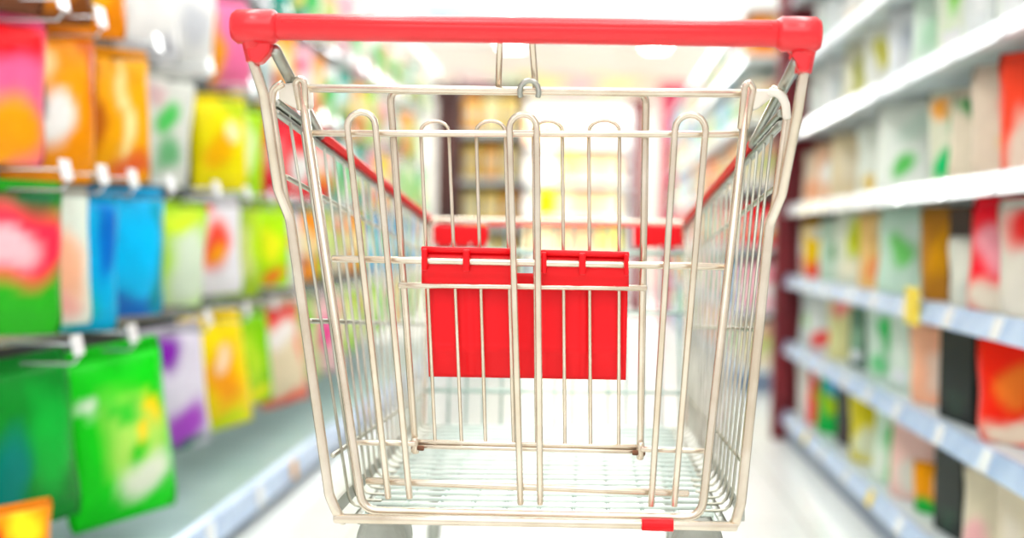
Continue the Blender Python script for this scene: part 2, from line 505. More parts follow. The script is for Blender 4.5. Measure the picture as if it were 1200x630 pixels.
def flap_fn(u, v):
    x0, x1 = 497.5+5*v, 736-2.5*v
    px = x0+(x1-x0)*u
    py = (318+(441-318)*v) + (4*u)
    y = YF
    for c, w, dd in ((0.22, 0.012, 0.003), (0.44, 0.012, 0.002), (0.56, 0.012, 0.002), (0.78, 0.012, 0.003)):   # pressed ribs
        y -= dd*math.exp(-((u-c)/w)**2)
    if v > 0.72: y += 0.010*(v-0.72)/0.28            # lower band tilts away
    if 0.71 < v < 0.74: y -= 0.0015
    e = min(u, 1-u)
    if e < 0.02: y -= 0.002
    return P(px, py, y)
bm = bmesh.new(); sheet(bm, flap_fn, 60, 26, 0.003)
flap = obj('seat_flap', bm, M['red'], seat)
for (x0, x1, yb) in ((494, 604, 291), (634, 737, 295)):
    bm = bmesh.new()
    def clip_fn(u, v, x0=x0, x1=x1, yb=yb):
        px = x0+(x1-x0)*u + (2 if v > 0.5 else 0)*0
        py = yb+4*v*0 + (41*v) + 2.5*u
        # shell bulging over the bar at the top, falling back to the flap below
        y = YR+0.018 - 0.006*math.sin(math.pi*min(v*1.25, 1)) + 0.014*max(0, v-0.7)
        return P(px, py, y)
    sheet(bm, clip_fn, 16, 14, 0.006)
    # rolled top edge, end lugs and the middle tab wrapping the bar
    tube(bm, [P(x0+1, yb+1, YR+.013), P(x1-1, yb+3.5, YR+.013)], 0.0036, 10)
    for xx, w in ((x0+3, 3.4), ((x0+x1)/2-3, 4.0), (x1-3, 2.6)):
        f0 = (xx-x0)/(x1-x0)*2.5
        prism(bm, [P(xx-w, yb+f0, YR+.003), P(xx+w, yb+f0, YR+.003), P(xx+w, yb+f0+26, YR+.003), P(xx-w, yb+f0+26, YR+.003)], (0, 0.014, 0), 0.0022)
    obj('hinge_clip', bm, M['red'], flap)

# wire loop and small hook at the middle of the top bar
gpart('chain_loop', [[P(584, 103, YR+.014), P(586, 40, YR-.02), P(605, 26, YR-.02), P(623, 40, YR-.02), P(628, 108, YR+.014)]], 0.0036, 0.016)
n = 8
bm = bmesh.new()
c = P(620.5, 108, YR)
tube(bm, [c+Vector((0.0105*math.cos(a), -0.004, 0.0125*math.sin(a))) for a in [math.radians(205-230*k/12) for k in range(13)]], 0.0032, 10)
obj('chain_hook', bm, chd, gate)

# corner housings, chassis and casters
zb = FL0.z
for flo, s in ((floL, -1), (floR, 1)):
    tube_pts = [flo(0.04)+Vector((-s*0.012, 0, -0.012)), flo(0.98)+Vector((-s*0.02, 0, -0.012))]
    bm = bmesh.new(); tube(bm, tube_pts, 0.0075, 10); obj('chassis_rail', bm, chd, cart)
    for t, nm in ((0.03, 'rear'), (0.9, 'front')):
        top = flo(t)+Vector((-s*0.038, 0.03 if nm == 'rear' else 0, -0.010))
        ft = Vector((top.x+s*0.02, top.y+(0.0 if nm == 'rear' else 0.02), 0.15))
        bm = bmesh.new()
        if nm == 'rear':
            # moulded grey corner housing under the basket
            prism(bm, [top+Vector((x, -0.03, z)) for x, z in ((-0.022, 0), (0.022, 0), (0.032, -0.025), (0.026, -0.06), (-0.018, -0.07), (-0.032, -0.03))], (0, 0.06, 0), 0.010, 3)
            obj('corner_housing', bm, M['grey_plastic'], cart)
            bm = bmesh.new()
        tube(bm, [top+Vector((0, 0, 0.0)), ft], 0.010, 12)
        obj('chassis_leg', bm, chd, cart)
        cst = empty('caster', (ft.x, ft.y+0.02, 0)); cst.parent = cart
        cst.location = Vector((ft.x, ft.y+0.02, 0)) - WORLD[cart.name]
        bm = bmesh.new()
        cy = ft.y+0.02
        box(bm, ft.x-0.022, ft.x+0.022, ft.y-0.022, cy+0.022, 0.132, 0.15, 0.003)
        for e in (-1, 1):
            prism(bm, [(ft.x+e*0.021-0.002, ft.y-0.02, 0.134), (ft.x+e*0.021-0.002, cy+0.02, 0.134), (ft.x+e*0.021-0.002, cy+0.012, 0.05), (ft.x+e*0.021-0.002, cy-0.012, 0.05)], (0.004, 0, 0))
        obj('fork', bm, M['grey_plastic'], cst)
        bm = bmesh.new(); ring_disc(bm, (ft.x, cy, 0.0625), 'x', 0.0625, 0.032)
        obj('wheel', bm, M['rubber'], cst)
bm = bmesh.new()
tube(bm, [floL(0.9)+Vector((0.04, 0.0, -0.2)), floR(0.9)+Vector((-0.04, 0.0, -0.2))], 0.008, 10)
obj('chassis_cross_bar', bm, chd, cart)

# ------------------------------------------------------------------ packaged goods
def paint_fn(base, blobs):
    def sat(c):
        g_ = sum(c)/3
        return Vector(rgb(*[min(255, max(0, g_+(x-g_)*1.22)) for x in c]))
    base = sat(base); bl = [(u, v, ru, rv, sat(c)) for (u, v, ru, rv, c) in blobs]
    w1 = random.uniform(0, 6.28)
    def f(u, v):
        c = base.copy()
        u, v = u+0.10*math.sin(9*v+w1)+0.05*math.sin(17*v+2*w1), v+0.035*math.sin(5*u+w1)
        for (bu, bv, ru, rv, bc) in bl:
            d = math.sqrt(((u-bu)/ru)**2+((v-bv)/rv)**2)
            k = min(1, max(0, (1.3-d)/0.6))
            c = c*(1-k)+bc*k
        return c
    return f

def set_cols(me, cols):
    at = me.color_attributes.new('Col', 'FLOAT_COLOR', 'POINT')
    for i, c in enumerate(cols): at.data[i].color = (c[0], c[1], c[2], 1)

def pouch_mesh(name, w, h, d, paint, seed, stand=False, nu=12, nv=16, v0=0.0, v1=1.0):
    """sealed plastic bag facing -y; base (or lowest seal) at z=0"""
    rnd = random.Random(seed)
    ph = [rnd.uniform(0, 6.28) for _ in range(6)]
    verts, cols, faces = [], [], []
    def thick(u, v):
        a = max(0, 1-abs(u)**2.6)**0.6
        if stand:
            s = max(0, min(1, (0.93-v)/0.93))**0.75
        else:
            k = (v-0.07)/0.82
            s = math.sin(math.pi*min(max(k, 0), 1))**0.55 if 0 < k < 1 else 0
        wr_ = 1+0.10*math.sin(9*u+ph[0]+5*v)*math.sin(7*v+ph[1])
        return d/2*a*s*wr_+0.0012
    for j in range(nv+1):
        v = v0+(v1-v0)*j/nv
        for side in (-1, 1):
            rng = range(nu+1) if side < 0 else range(nu-1, 0, -1)
            for i in rng:
                u = -1+2*i/nu
                half = w/2*(1-0.05*math.sin(math.pi*v)-0.09*abs(2*v-1)**10+0.012*math.sin(11*v+ph[2]*(1 if u > 0 else 2)))
                y = side*thick(u, v)+0.006*math.sin(3*v+ph[3])
                verts.append((u*half, y, v*h))
                cols.append(paint(u, v) if side < 0 else paint(u, v)*0.9)
    n = 2*nu
    for j in range(nv):
        for i in range(n):
            faces.append((j*n+i, j*n+(i+1) % n, (j+1)*n+(i+1) % n, (j+1)*n+i))
    faces.append(tuple(reversed(range(n)))); faces.append(tuple(range(nv*n, nv*n+n)))
    me = bpy.data.meshes.new(name); me.from_pydata(verts, [], faces); me.update()
    for p in me.polygons[:-2]: p.use_smooth = True
    set_cols(me, cols); me.materials.append(M['film'])
    return me

def carton_mesh(name, w, h, d, paint, n=8):
    """printed box facing -y with grid faces so the print can vary"""
    verts, cols, faces = [], [], []
    b = 0.004
    def grid(o, a, c, fn, k):
        s = len(verts)
        for j in range(n+1):
            for i in range(n+1):
                verts.append(tuple(o+a*(i/n)+c*(j/n))); cols.append(fn(-1+2*i/n, j/n)*k)
        for j in range(n):
            for i in range(n):
                faces.append((s+j*(n+1)+i, s+j*(n+1)+i+1, s+(j+1)*(n+1)+i+1, s+(j+1)*(n+1)+i))
    V = Vector
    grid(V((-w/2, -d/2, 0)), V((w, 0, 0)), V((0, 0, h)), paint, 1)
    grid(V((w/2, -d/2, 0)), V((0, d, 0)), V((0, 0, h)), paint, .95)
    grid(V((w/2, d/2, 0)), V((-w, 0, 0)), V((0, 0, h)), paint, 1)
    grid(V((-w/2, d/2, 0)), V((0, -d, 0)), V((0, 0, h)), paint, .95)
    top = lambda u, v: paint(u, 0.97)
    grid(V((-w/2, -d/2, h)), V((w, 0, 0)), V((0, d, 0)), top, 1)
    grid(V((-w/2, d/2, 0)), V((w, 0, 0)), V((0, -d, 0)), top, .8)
    me = bpy.data.meshes.new(name); me.from_pydata(verts, [], faces); me.update()
    set_cols(me, cols)
    # weld the shell and soften the edges
    bm = bmesh.new(); bm.from_mesh(me)
    bmesh.ops.remove_doubles(bm, verts=bm.verts, dist=1e-5)
    es = [e for e in bm.edges if len(e.link_faces) == 2 and e.calc_face_angle(0) > 0.8]
    bmesh.ops.bevel(bm, geom=es, offset=b, segments=2, affect='EDGES', profile=0.5)
    bm.to_mesh(me); bm.free()
    me.materials.append(M['card'])
    return me

def bottle_mesh(name, w, h, paint, prof=None):
    prof = prof or [(0.0, 0.42), (0.02, 0.49), (0.1, 0.5), (0.55, 0.49), (0.68, 0.44), (0.8, 0.24), (0.84, 0.2)]
    verts, cols, faces = [], [], []
    seg = 16
    for v, r in prof:
        for k in range(seg):
            a = 2*math.pi*k/seg
            verts.append((math.sin(a)*r*w, -math.cos(a)*r*w*0.85, v*h)); cols.append(paint(math.sin(a), v))
    for j in range(len(prof)-1):
        for k in range(seg):
            faces.append((j*seg+k, j*seg+(k+1) % seg, (j+1)*seg+(k+1) % seg, (j+1)*seg+k))
    faces.append(tuple(reversed(range(seg)))); faces.append(tuple(range((len(prof)-1)*seg, len(prof)*seg)))
    me = bpy.data.meshes.new(name); me.from_pydata(verts, [], faces); me.update()
    for p in me.polygons[:-2]: p.use_smooth = True
    set_cols(me, cols); me.materials.append(M['film'])
    return me

def link(name, me, parent=None, loc=(0, 0, 0), rz=0.0):
    o = bpy.data.objects.new(name, me); COL.objects.link(o)
    o.location = loc; o.rotation_euler = (0, 0, rz); o.parent = parent
    return o

SEED = [100]
def pouch(loc, rz, w, h, d, base, blobs, stand=False, parts=True, seal=None, sway=0.0):
    """a bag as a thing: pouch body mesh, with its crimped seal strip and printed label as parts"""
    SEED[0] += 1
    pf = paint_fn(base, blobs)
    if sway:
        k = h*math.sin(sway)
        loc = (loc[0]+k*math.cos(rz), loc[1]+k*math.sin(rz), loc[2]+h*(1-math.cos(sway))); sway = -sway
    nm = 'standing_pouch' if stand else 'hanging_pouch'
    if not parts:
        o = link(nm, pouch_mesh(nm, w, h, d, pf, SEED[0], stand, 8, 10), None, loc, rz)
        o.rotation_euler = (0, sway, rz)
        return o
    root = empty(nm, loc); root.rotation_euler = (0, sway, rz)
    link('pouch_body', pouch_mesh('pouch_body', w, h, d, pf, SEED[0], stand, v1=0.925), root)
    sc = seal or tuple(int(x*0.85) for x in base)
    link('top_seal', pouch_mesh('top_seal', w, h, d, paint_fn(sc, []), SEED[0], stand, 12, 3, 0.925, 1.0), root)
    return root

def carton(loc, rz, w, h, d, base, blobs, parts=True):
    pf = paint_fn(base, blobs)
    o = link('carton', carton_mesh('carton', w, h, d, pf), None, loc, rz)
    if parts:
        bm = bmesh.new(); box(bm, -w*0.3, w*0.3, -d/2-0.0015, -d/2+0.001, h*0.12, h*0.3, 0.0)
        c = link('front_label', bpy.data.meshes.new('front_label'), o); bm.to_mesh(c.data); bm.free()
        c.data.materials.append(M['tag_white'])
    return o

def bottle(loc, rz, w, h, base, blobs, parts=True):
    pf = paint_fn(base, blobs)
    o = link('bottle', bottle_mesh('bottle', w, h, pf), None, loc, rz)
    if parts:
        bm = bmesh.new()
        prof = [(0.84, 0.21), (0.85, 0.235), (0.98, 0.235), (1.0, 0.2)]
        link('cap', bottle_mesh('cap', w, h, paint_fn(random.choice([(240, 240, 240), (40, 150, 70), (220, 40, 40)]), []), prof), o)
    return o

# palette of generic printed packs: (words, base, blobs)
W = (250, 250, 246)
PAL = [
 ('white and green', W, [(0, .55, .6, .22, (60, 180, 90)), (.3, .25, .35, .12, (150, 215, 120))]),
 ('lime green', (170, 214, 50), [(0, .5, .55, .25, (236, 244, 190)), (-.3, .3, .3, .12, (60, 160, 50))]),
 ('yellow', (250, 214, 30), [(0, .55, .55, .22, (250, 244, 190)), (.2, .25, .35, .12, (230, 90, 30))]),
 ('pale pink', (246, 190, 200), [(0, .5, .5, .25, W), (.2, .7, .4, .1, (226, 70, 110))]),
 ('red', (222, 30, 44), [(0, .5, .55, .24, (252, 230, 220)), (.1, .3, .3, .1, (250, 200, 40))]),
 ('teal', (30, 150, 130), [(0, .55, .55, .22, (220, 244, 238)), (.2, .3, .3, .1, (250, 220, 60))]),
 ('orange', (246, 150, 30), [(0, .5, .5, .25, (255, 236, 190)), (-.2, .3, .3, .12, (180, 60, 20))]),
 ('cream', (238, 226, 200), [(0, .5, .6, .2, (190, 200, 130)), (.1, .75, .5, .08, (190, 60, 50))]),
 ('green', (40, 165, 60), [(0, .5, .55, .25, (220, 240, 170)), (.2, .3, .35, .12, (250, 220, 40))]),
 ('sky blue', (70, 180, 226), [(0, .5, .5, .25, (226, 246, 252)), (.1, .75, .5, .08, (20, 90, 170))]),
 ('lilac', (206, 180, 226), [(0, .5, .5, .22, W), (.1, .3, .4, .12, (130, 50, 160))]),
]
def palette(words):
    for p in PAL:
        if p[0] == words: return p

# ------------------------------------------------------------------ left peg rack with hanging pouches
XL0, XLB = -0.88, -1.42
LEFT_Y = [1.85, 3.1, 4.35, 5.6, 6.85, 8.1]
bays = []
bayname = ['nearest', 'second', 'third', 'fourth', 'farthest']
for i in range(5):
    y0, y1 = LEFT_Y[i]+0.002, LEFT_Y[i+1]-0.002
    b = empty('peg_rack', (-1.2, (y0+y1)/2, 0)); bays.append(b)
    lab = ['nearest bay of the left peg rack with grey deck, holding the orange and blue pouches',
           'second bay of the left peg rack, beyond the bay with the blue pouches',
           'third bay of the left peg rack counted from the viewer',
           'fourth bay of the left peg rack, seen through the cart side',
           'farthest bay of the left peg rack, ending at the dark column'][i]
    tag(b, lab, 'shelf rack', 'bays of the left peg rack')
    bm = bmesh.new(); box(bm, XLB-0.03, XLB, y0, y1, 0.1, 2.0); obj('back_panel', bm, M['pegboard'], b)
    bm = bmesh.new(); box(bm, XLB-0.03, XLB+0.10, y0, y1, 1.93, 2.08, 0.01); obj('header_band', bm, M['header'], b)
    bm = bmesh.new(); box(bm, XLB, XL0-0.012, y0, y1, 0.075, 0.10, 0.002); obj('base_deck', bm, M['deck'], b)
    bm = bmesh.new(); box(bm, XLB, XL0-0.02, y0, y1, 0, 0.075); obj('kick_plate', bm, M['kick'], b)
    bm = bmesh.new()
    prism(bm, [(XL0-0.012, y0, 0.035), (XL0+0.006, y0, 0.035), (XL0-0.002, y0, 0.098), (XL0-0.018, y0, 0.106), (XL0-0.026, y0, 0.098)], (0, y1-y0, 0))
    rl = obj('price_rail', bm, M['rail'], b)
    for k in range(3):
        yy = y0+0.25+k*0.4
        bm = bmesh.new(); prism(bm, [(XL0+0.0065, yy, 0.04), (XL0+0.0065, yy+0.06, 0.04), (XL0, yy+0.06, 0.095), (XL0, yy, 0.095)], (0.002, 0, 0))
        o = obj('price_tag', bm, M['tag_orange'] if (k == 1) else M['tag_white'], rl)
        if k == 1: o['label'] = 'orange price tag'
    for zz in (0.495, 0.825, 1.135, 1.425, 1.745):
        bm = bmesh.new(); box(bm, XLB, XLB+0.02, y0, y1, zz, zz+0.035); obj('peg_bar', bm, M['hook'], b)

def bay_of(y):
    for i in range(5):
        if LEFT_Y[i] <= y < LEFT_Y[i+1]: return bays[i]
    return bays[0] if y < LEFT_Y[0] else bays[-1]

XH = -1.08
def ypx(px, X=XH):                 # distance down the aisle at which a thing X metres to the side shows at column px
    # iterate because the camera is turned slightly
    y = 3.0
    for _ in range(30):
        v = Vector((X, y, 0.9))-CAM
        cur = 600+F*v.dot(rt)/v.dot(fw)
        # derivative by finite difference
        v2 = Vector((X, y+0.01, 0.9))-CAM
        cur2 = 600+F*v2.dot(rt)/v2.dot(fw)
        y = min(30, max(1.2, y-(cur-px)/((cur2-cur)/0.01)*0.8))
    return y

def peg_hook(y, z):
    b = bay_of(y)
    bm = bmesh.new()
    tube(bm, [(XLB+0.015, y, z+0.012), (XH+0.10, y, z+0.012), (XH+0.115, y, z+0.03)], 0.003, 6, 0.01)
    tube(bm, [(XLB+0.015, y, z+0.05), (XH+0.11, y, z+0.05)], 0.0022, 6)
    h = obj('peg_hook', bm, M['hook'], b)
    bm = bmesh.new(); prism(bm, [(XH+0.112, y-0.024, z+0.03), (XH+0.112, y+0.024, z+0.03), (XH+0.104, y+0.024, z+0.068), (XH+0.104, y-0.024, z+0.068)], (0.003, -0.001, 0.001))
    obj('price_holder', bm, M['tag_white'], h)

# hand-read pouches: (column in photo, words, w, h, base, blobs)
LROWS = {
 'top': (1.76, []),
 'upper': (1.44, [
   (-6, 'brown and white pouch', .19, .29, (110, 70, 50), [(0, .5, .6, .25, W)]),
   (42, 'dark brown pouch with orange band', .19, .29, (120, 74, 40), [(0, .3, .8, .16, (240, 150, 40))]),
   (98, 'amber pouch with golden panel', .19, .28, (226, 140, 30), [(0, .4, .6, .2, (250, 190, 50)), (0, .85, 1, .1, (120, 60, 30))]),
   (168, 'white pouch with grey foot', .18, .28, (244, 242, 240), [(0, .1, 1, .12, (190, 190, 196))]),
   (222, 'pearl white pouch', .17, .27, (236, 234, 232), [(0, .5, .5, .2, (206, 206, 210))]),
   (262, 'pink pouch with orange edge', .17, .27, (240, 130, 170), [(-.8, .5, .3, .6, (245, 160, 50))]),
   (296, 'white and silver pouch', .17, .27, (238, 240, 240), [(0, .3, .6, .2, (180, 196, 196))]),
 ]),
 'second': (1.15, [
   (4, 'pink pouch with red top', .19, .28, (246, 110, 150), [(.2, .85, .9, .16, (226, 30, 40)), (0, .2, .9, .25, (250, 160, 40))]),
   (54, 'bright orange pouch with white and black oval', .21, .31, (255, 152, 10), [(0, .38, .38, .17, W), (-.42, .48, .16, .14, (50, 60, 60)), (-.3, .82, .22, .2, (255, 220, 170)), (.9, .8, .25, .4, (190, 90, 10))]),
   (128, 'golden orange pouch with pale stripe', .19, .3, (248, 168, 20), [(.15, .5, .16, .42, (255, 232, 170)), (-.7, .6, .25, .5, (180, 100, 20)), (.4, .12, .6, .1, (220, 110, 60))]),
   (196, 'white pouch with two green dots', .19, .29, (226, 226, 218), [(0, .58, .36, .13, (90, 190, 100)), (.05, .27, .42, .15, (120, 180, 130)), (-.5, .8, .4, .1, (220, 190, 190))]),
   (252, 'yellow pouch with orange spot', .19, .28, (250, 222, 20), [(-.1, .4, .5, .18, (250, 180, 20)), (.3, .6, .22, .1, (255, 255, 210)), (.5, .85, .5, .1, (190, 210, 40))]),
   (287, 'lime pouch with white slash', .19, .29, (172, 214, 24), [(.1, .5, .2, .35, (240, 250, 200)), (-.3, .2, .4, .1, (250, 220, 40))]),
   (317, 'crimson pouch with pink panel', .18, .28, (220, 40, 60), [(.1, .5, .4, .2, (246, 170, 170))]),
   (343, 'red and white pouch', .18, .28, (226, 50, 56), [(0, .4, .6, .2, W)]),
 ]),
 'third': (0.84, [
   (10, 'green, red and white striped pouch', .2, .29, (50, 160, 40), [(0, .92, 1.3, .2, (20, 90, 50)), (0, .58, 1.3, .24, (238, 60, 84)), (-.2, .55, .6, .13, (252, 190, 196))]),
   (58, 'white pouch with peach patch', .18, .28, (228, 236, 224), [(.2, .4, .6, .25, (250, 190, 160)), (-.2, .12, .8, .1, (240, 180, 170))]),
   (97, 'turquoise blue pouch', .19, .3, (14, 176, 222), [(-.3, .2, .6, .2, (40, 190, 180)), (.6, .7, .3, .3, (20, 110, 190))]),
   (146, 'cyan pouch with dark blue side', .22, .3, (10, 186, 240), [(-.85, .5, .34, .6, (10, 60, 150)), (0, .06, 1.1, .12, (20, 110, 190)), (.9, .4, .2, .5, (20, 140, 150))]),
   (206, 'lime and white pouch', .2, .28, (176, 216, 60), [(.5, .35, .7, .4, (226, 236, 214)), (.2, .8, .6, .1, (210, 230, 70))]),
   (246, 'white pouch with red and orange print', .19, .28, (240, 236, 240), [(0, .5, .5, .25, (236, 90, 70)), (.1, .4, .3, .1, (250, 160, 40)), (-.2, .9, .25, .08, (230, 60, 60))]),
   (278, 'olive green pouch with pale panel', .19, .29, (158, 184, 60), [(.1, .45, .5, .28, (206, 214, 140)), (.8, .6, .3, .4, (190, 220, 30))]),
   (306, 'lime pouch with yellow print', .19, .28, (176, 220, 20), [(0, .5, .4, .2, (236, 236, 60)), (.3, .15, .4, .1, (240, 120, 40))]),
   (330, 'white pouch with rainbow print', .19, .28, (236, 232, 232), [(0, .6, .4, .12, (246, 150, 60)), (0, .3, .4, .12, (130, 200, 60))]),
 ]),
 'bottom': (0.51, [
   (26, 'dark green pouch with teal edge', .2, .34, (16, 120, 40), [(.3, .5, .5, .3, (30, 160, 60)), (-.6, .3, .4, .3, (10, 120, 110))]),
   (98, 'big bright green pouch with lime window', .27, .385, (24, 186, 30), [(.2, .45, .58, .27, (178, 220, 110)), (.35, .24, .5, .1, (230, 234, 214)), (.62, .58, .16, .09, (246, 206, 40)), (.05, .64, .3, .07, (70, 190, 60)), (.25, .52, .12, .05, (250, 200, 40)), (.15, .4, .16, .06, (20, 180, 30)), (-.45, .66, .1, .05, (250, 250, 240))]),
   (196, 'white pouch with purple spots', .22, .33, (226, 218, 230), [(-.1, .82, .42, .15, (130, 40, 160)), (.2, .2, .62, .17, (170, 84, 190)), (0, .03, 1, .05, (60, 110, 90))]),
   (246, 'golden yellow pouch with orange fruit print', .22, .34, (250, 212, 24), [(.05, .45, .5, .26, (246, 160, 40)), (.1, .6, .22, .1, (250, 220, 190)), (0, .05, 1, .08, (210, 220, 40))]),
   (283, 'leaf green pouch with yellow tip', .19, .3, (130, 190, 20), [(0, .5, .3, .3, (190, 220, 70)), (0, .1, .8, .1, (236, 230, 40))]),
   (314, 'beige pouch with red top and red foot', .21, .36, (232, 214, 186), [(0, .9, 1.2, .14, (214, 20, 30)), (0, .68, .7, .1, (250, 240, 236)), (0, .03, 1.2, .06, (220, 60, 50)), (.95, .4, .2, .5, (230, 110, 90))]),
   (346, 'pale green pouch', .2, .32, (190, 210, 140), [(0, .4, .5, .25, (226, 220, 180)), (.4, .7, .4, .1, (130, 190, 60))]),
   (371, 'pale pink pouch with magenta print', .2, .32, (240, 200, 200), [(.1, .5, .4, .2, (230, 80, 150))]),
 ]),
}
ROWWORD = {'top': 'top row', 'upper': 'fourth row up', 'second': 'middle row', 'third': 'second row up', 'bottom': 'bottom row'}
rnd = random.Random(11)
for row, (zh, listed) in LROWS.items():
    items = []
    for (px, words, w, h, base, blobs) in listed:
        items.append((ypx(px), words, w, h, base, blobs))
    y = items[-1][0]+0.27 if items else 4.45
    prev = None
    weights = {'top': ['white and green', 'pale pink', 'cream', 'teal', 'white and green', 'cream'],
               'upper': ['white and green', 'pale pink', 'teal', 'lime green', 'cream', 'orange'],
               'second': ['green', 'white and green', 'teal', 'yellow', 'pale pink', 'lime green', 'red'],
               'third': ['lime green', 'white and green', 'orange', 'teal', 'cream', 'sky blue'],
               'bottom': ['cream', 'white and green', 'pale pink', 'lime green', 'yellow', 'cream']}[row]
    while y < 8.0:
        c = rnd.choice([x for x in weights if x != prev]); prev = c
        p = palette(c)
        items.append((y, c+' pouch', .2, rnd.uniform(.25, .29), p[1], p[2])); y += rnd.uniform(.27, .31)
    for k, (y, words, w, h, base, blobs) in enumerate(items):
        near = k < len(listed)
        rz = math.radians(90-rnd.uniform(36, 46) if near else 90-rnd.uniform(20, 40))
        big = h > .38
        x = XH + (0.05 if big else rnd.uniform(-0.01, 0.01))
        d = .085 if w > .2 else .07
        o = pouch((x, y, zh+0.03-h+rnd.uniform(-.01, .008)), rz, w, h, d, base, blobs, parts=near, sway=(rnd.uniform(.08, .2) if row == 'bottom' else rnd.uniform(-.07, .1)) if near else rnd.uniform(-.06, .06))
        peg_hook(y, zh)
        lab = f'{words}, {ORD[k+1]} from front, {ROWWORD[row]}, left rack'
        tag(o, lab, 'pouch', 'pouches hanging on the left rack')
# one low pouch standing on the deck at the photo's left edge
o = pouch((-1.0, ypx(8, -1.0), 0.101), math.radians(60), .2, .2, .09, (250, 150, 40), [(-.3, .6, .5, .2, (220, 60, 30)), (.3, .75, .4, .15, (230, 220, 60)), (.4, .2, .5, .2, (250, 240, 230))], stand=True)
tag(o, 'orange and red pouch standing on the left grey deck below the dark green pouch', 'pouch')

# ------------------------------------------------------------------ right shelving
XR0, XRB = 0.757, 1.20
SH = [0.110, 0.380, 0.636, 0.908, 1.196, 1.440]
RIGHT_Y = [1.95, 2.97, 3.99, 5.0]
def shelf_bay(y0, y1, lab, group, heights=SH, top=1.95, tags=True):
    b = empty('shelf_unit', ((XR0+XRB)/2, (y0+y1)/2, 0)); tag(b, lab, 'shelf unit', group)
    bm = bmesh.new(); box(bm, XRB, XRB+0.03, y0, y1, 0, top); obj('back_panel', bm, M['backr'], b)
    bm = bmesh.new(); box(bm, XR0+0.02, XRB, y0, y1, 0, 0.10); obj('kick_plate', bm, M['kick'], b)
    for i, z in enumerate(heights+[top-0.25] if top-0.25 > heights[-1]+.2 else heights):
        bm = bmesh.new(); box(bm, XR0+0.012, XRB, y0, y1, z-0.025, z, 0.002)
        s = obj('shelf', bm, M['shelf'], b)
        bm = bmesh.new()
        prism(bm, [(XR0-0.004, y0, z-0.040), (XR0+0.012, y0, z-0.040), (XR0+0.02, y0, z+0.006), (XR0+0.010, y0, z+0.006)], (0, y1-y0, 0))
        obj('price_rail', bm, M['rail'] if i < 3 else M['rail_white'], s)
        if tags:
            for k in range(3):
                yy = y0+0.12+k*0.32+0.05*i % 0.1
                bm = bmesh.new(); prism(bm, [(XR0-0.0045, yy, z-0.037), (XR0-0.0045, yy+0.055, z-0.037), (XR0+0.009, yy+0.055, z+0.003), (XR0+0.009, yy, z+0.003)], (-0.002, 0, 0))
                obj('price_tag', bm, M['tag_yellow'] if (i == 0 and k == 1) else M['tag_white'], s)
    return b
for i in range(3):
    shelf_bay(RIGHT_Y[i]+.002, RIGHT_Y[i+1]-.002, ['nearest white shelf unit on the right, at the photo edge', 'middle white shelf unit on the right of the aisle',
              'white shelf unit on the right next to the dark red post'][i], 'shelf units on the right')
# dark red end post of the right shelving
t = empty('end_post', (0.79, 5.05, 0)); tag(t, 'dark red post at the far end of the right shelves, floor to top', 'post')
bm = bmesh.new(); box(bm, 0.722, 0.79, 5.01, 5.07, 0, 2.15, 0.006); obj('column', bm, M['maroon'], t)
bm = bmesh.new(); box(bm, 0.79, 1.23, 5.02, 5.05, 0, 2.1, 0.004); obj('side_panel', bm, M['maroon'], t)
bm = bmesh.new(); box(bm, 0.712, 0.80, 5.0, 5.08, 2.15, 2.2, 0.006); obj('cap', bm, M['red'], t)

WG = palette('white and green')
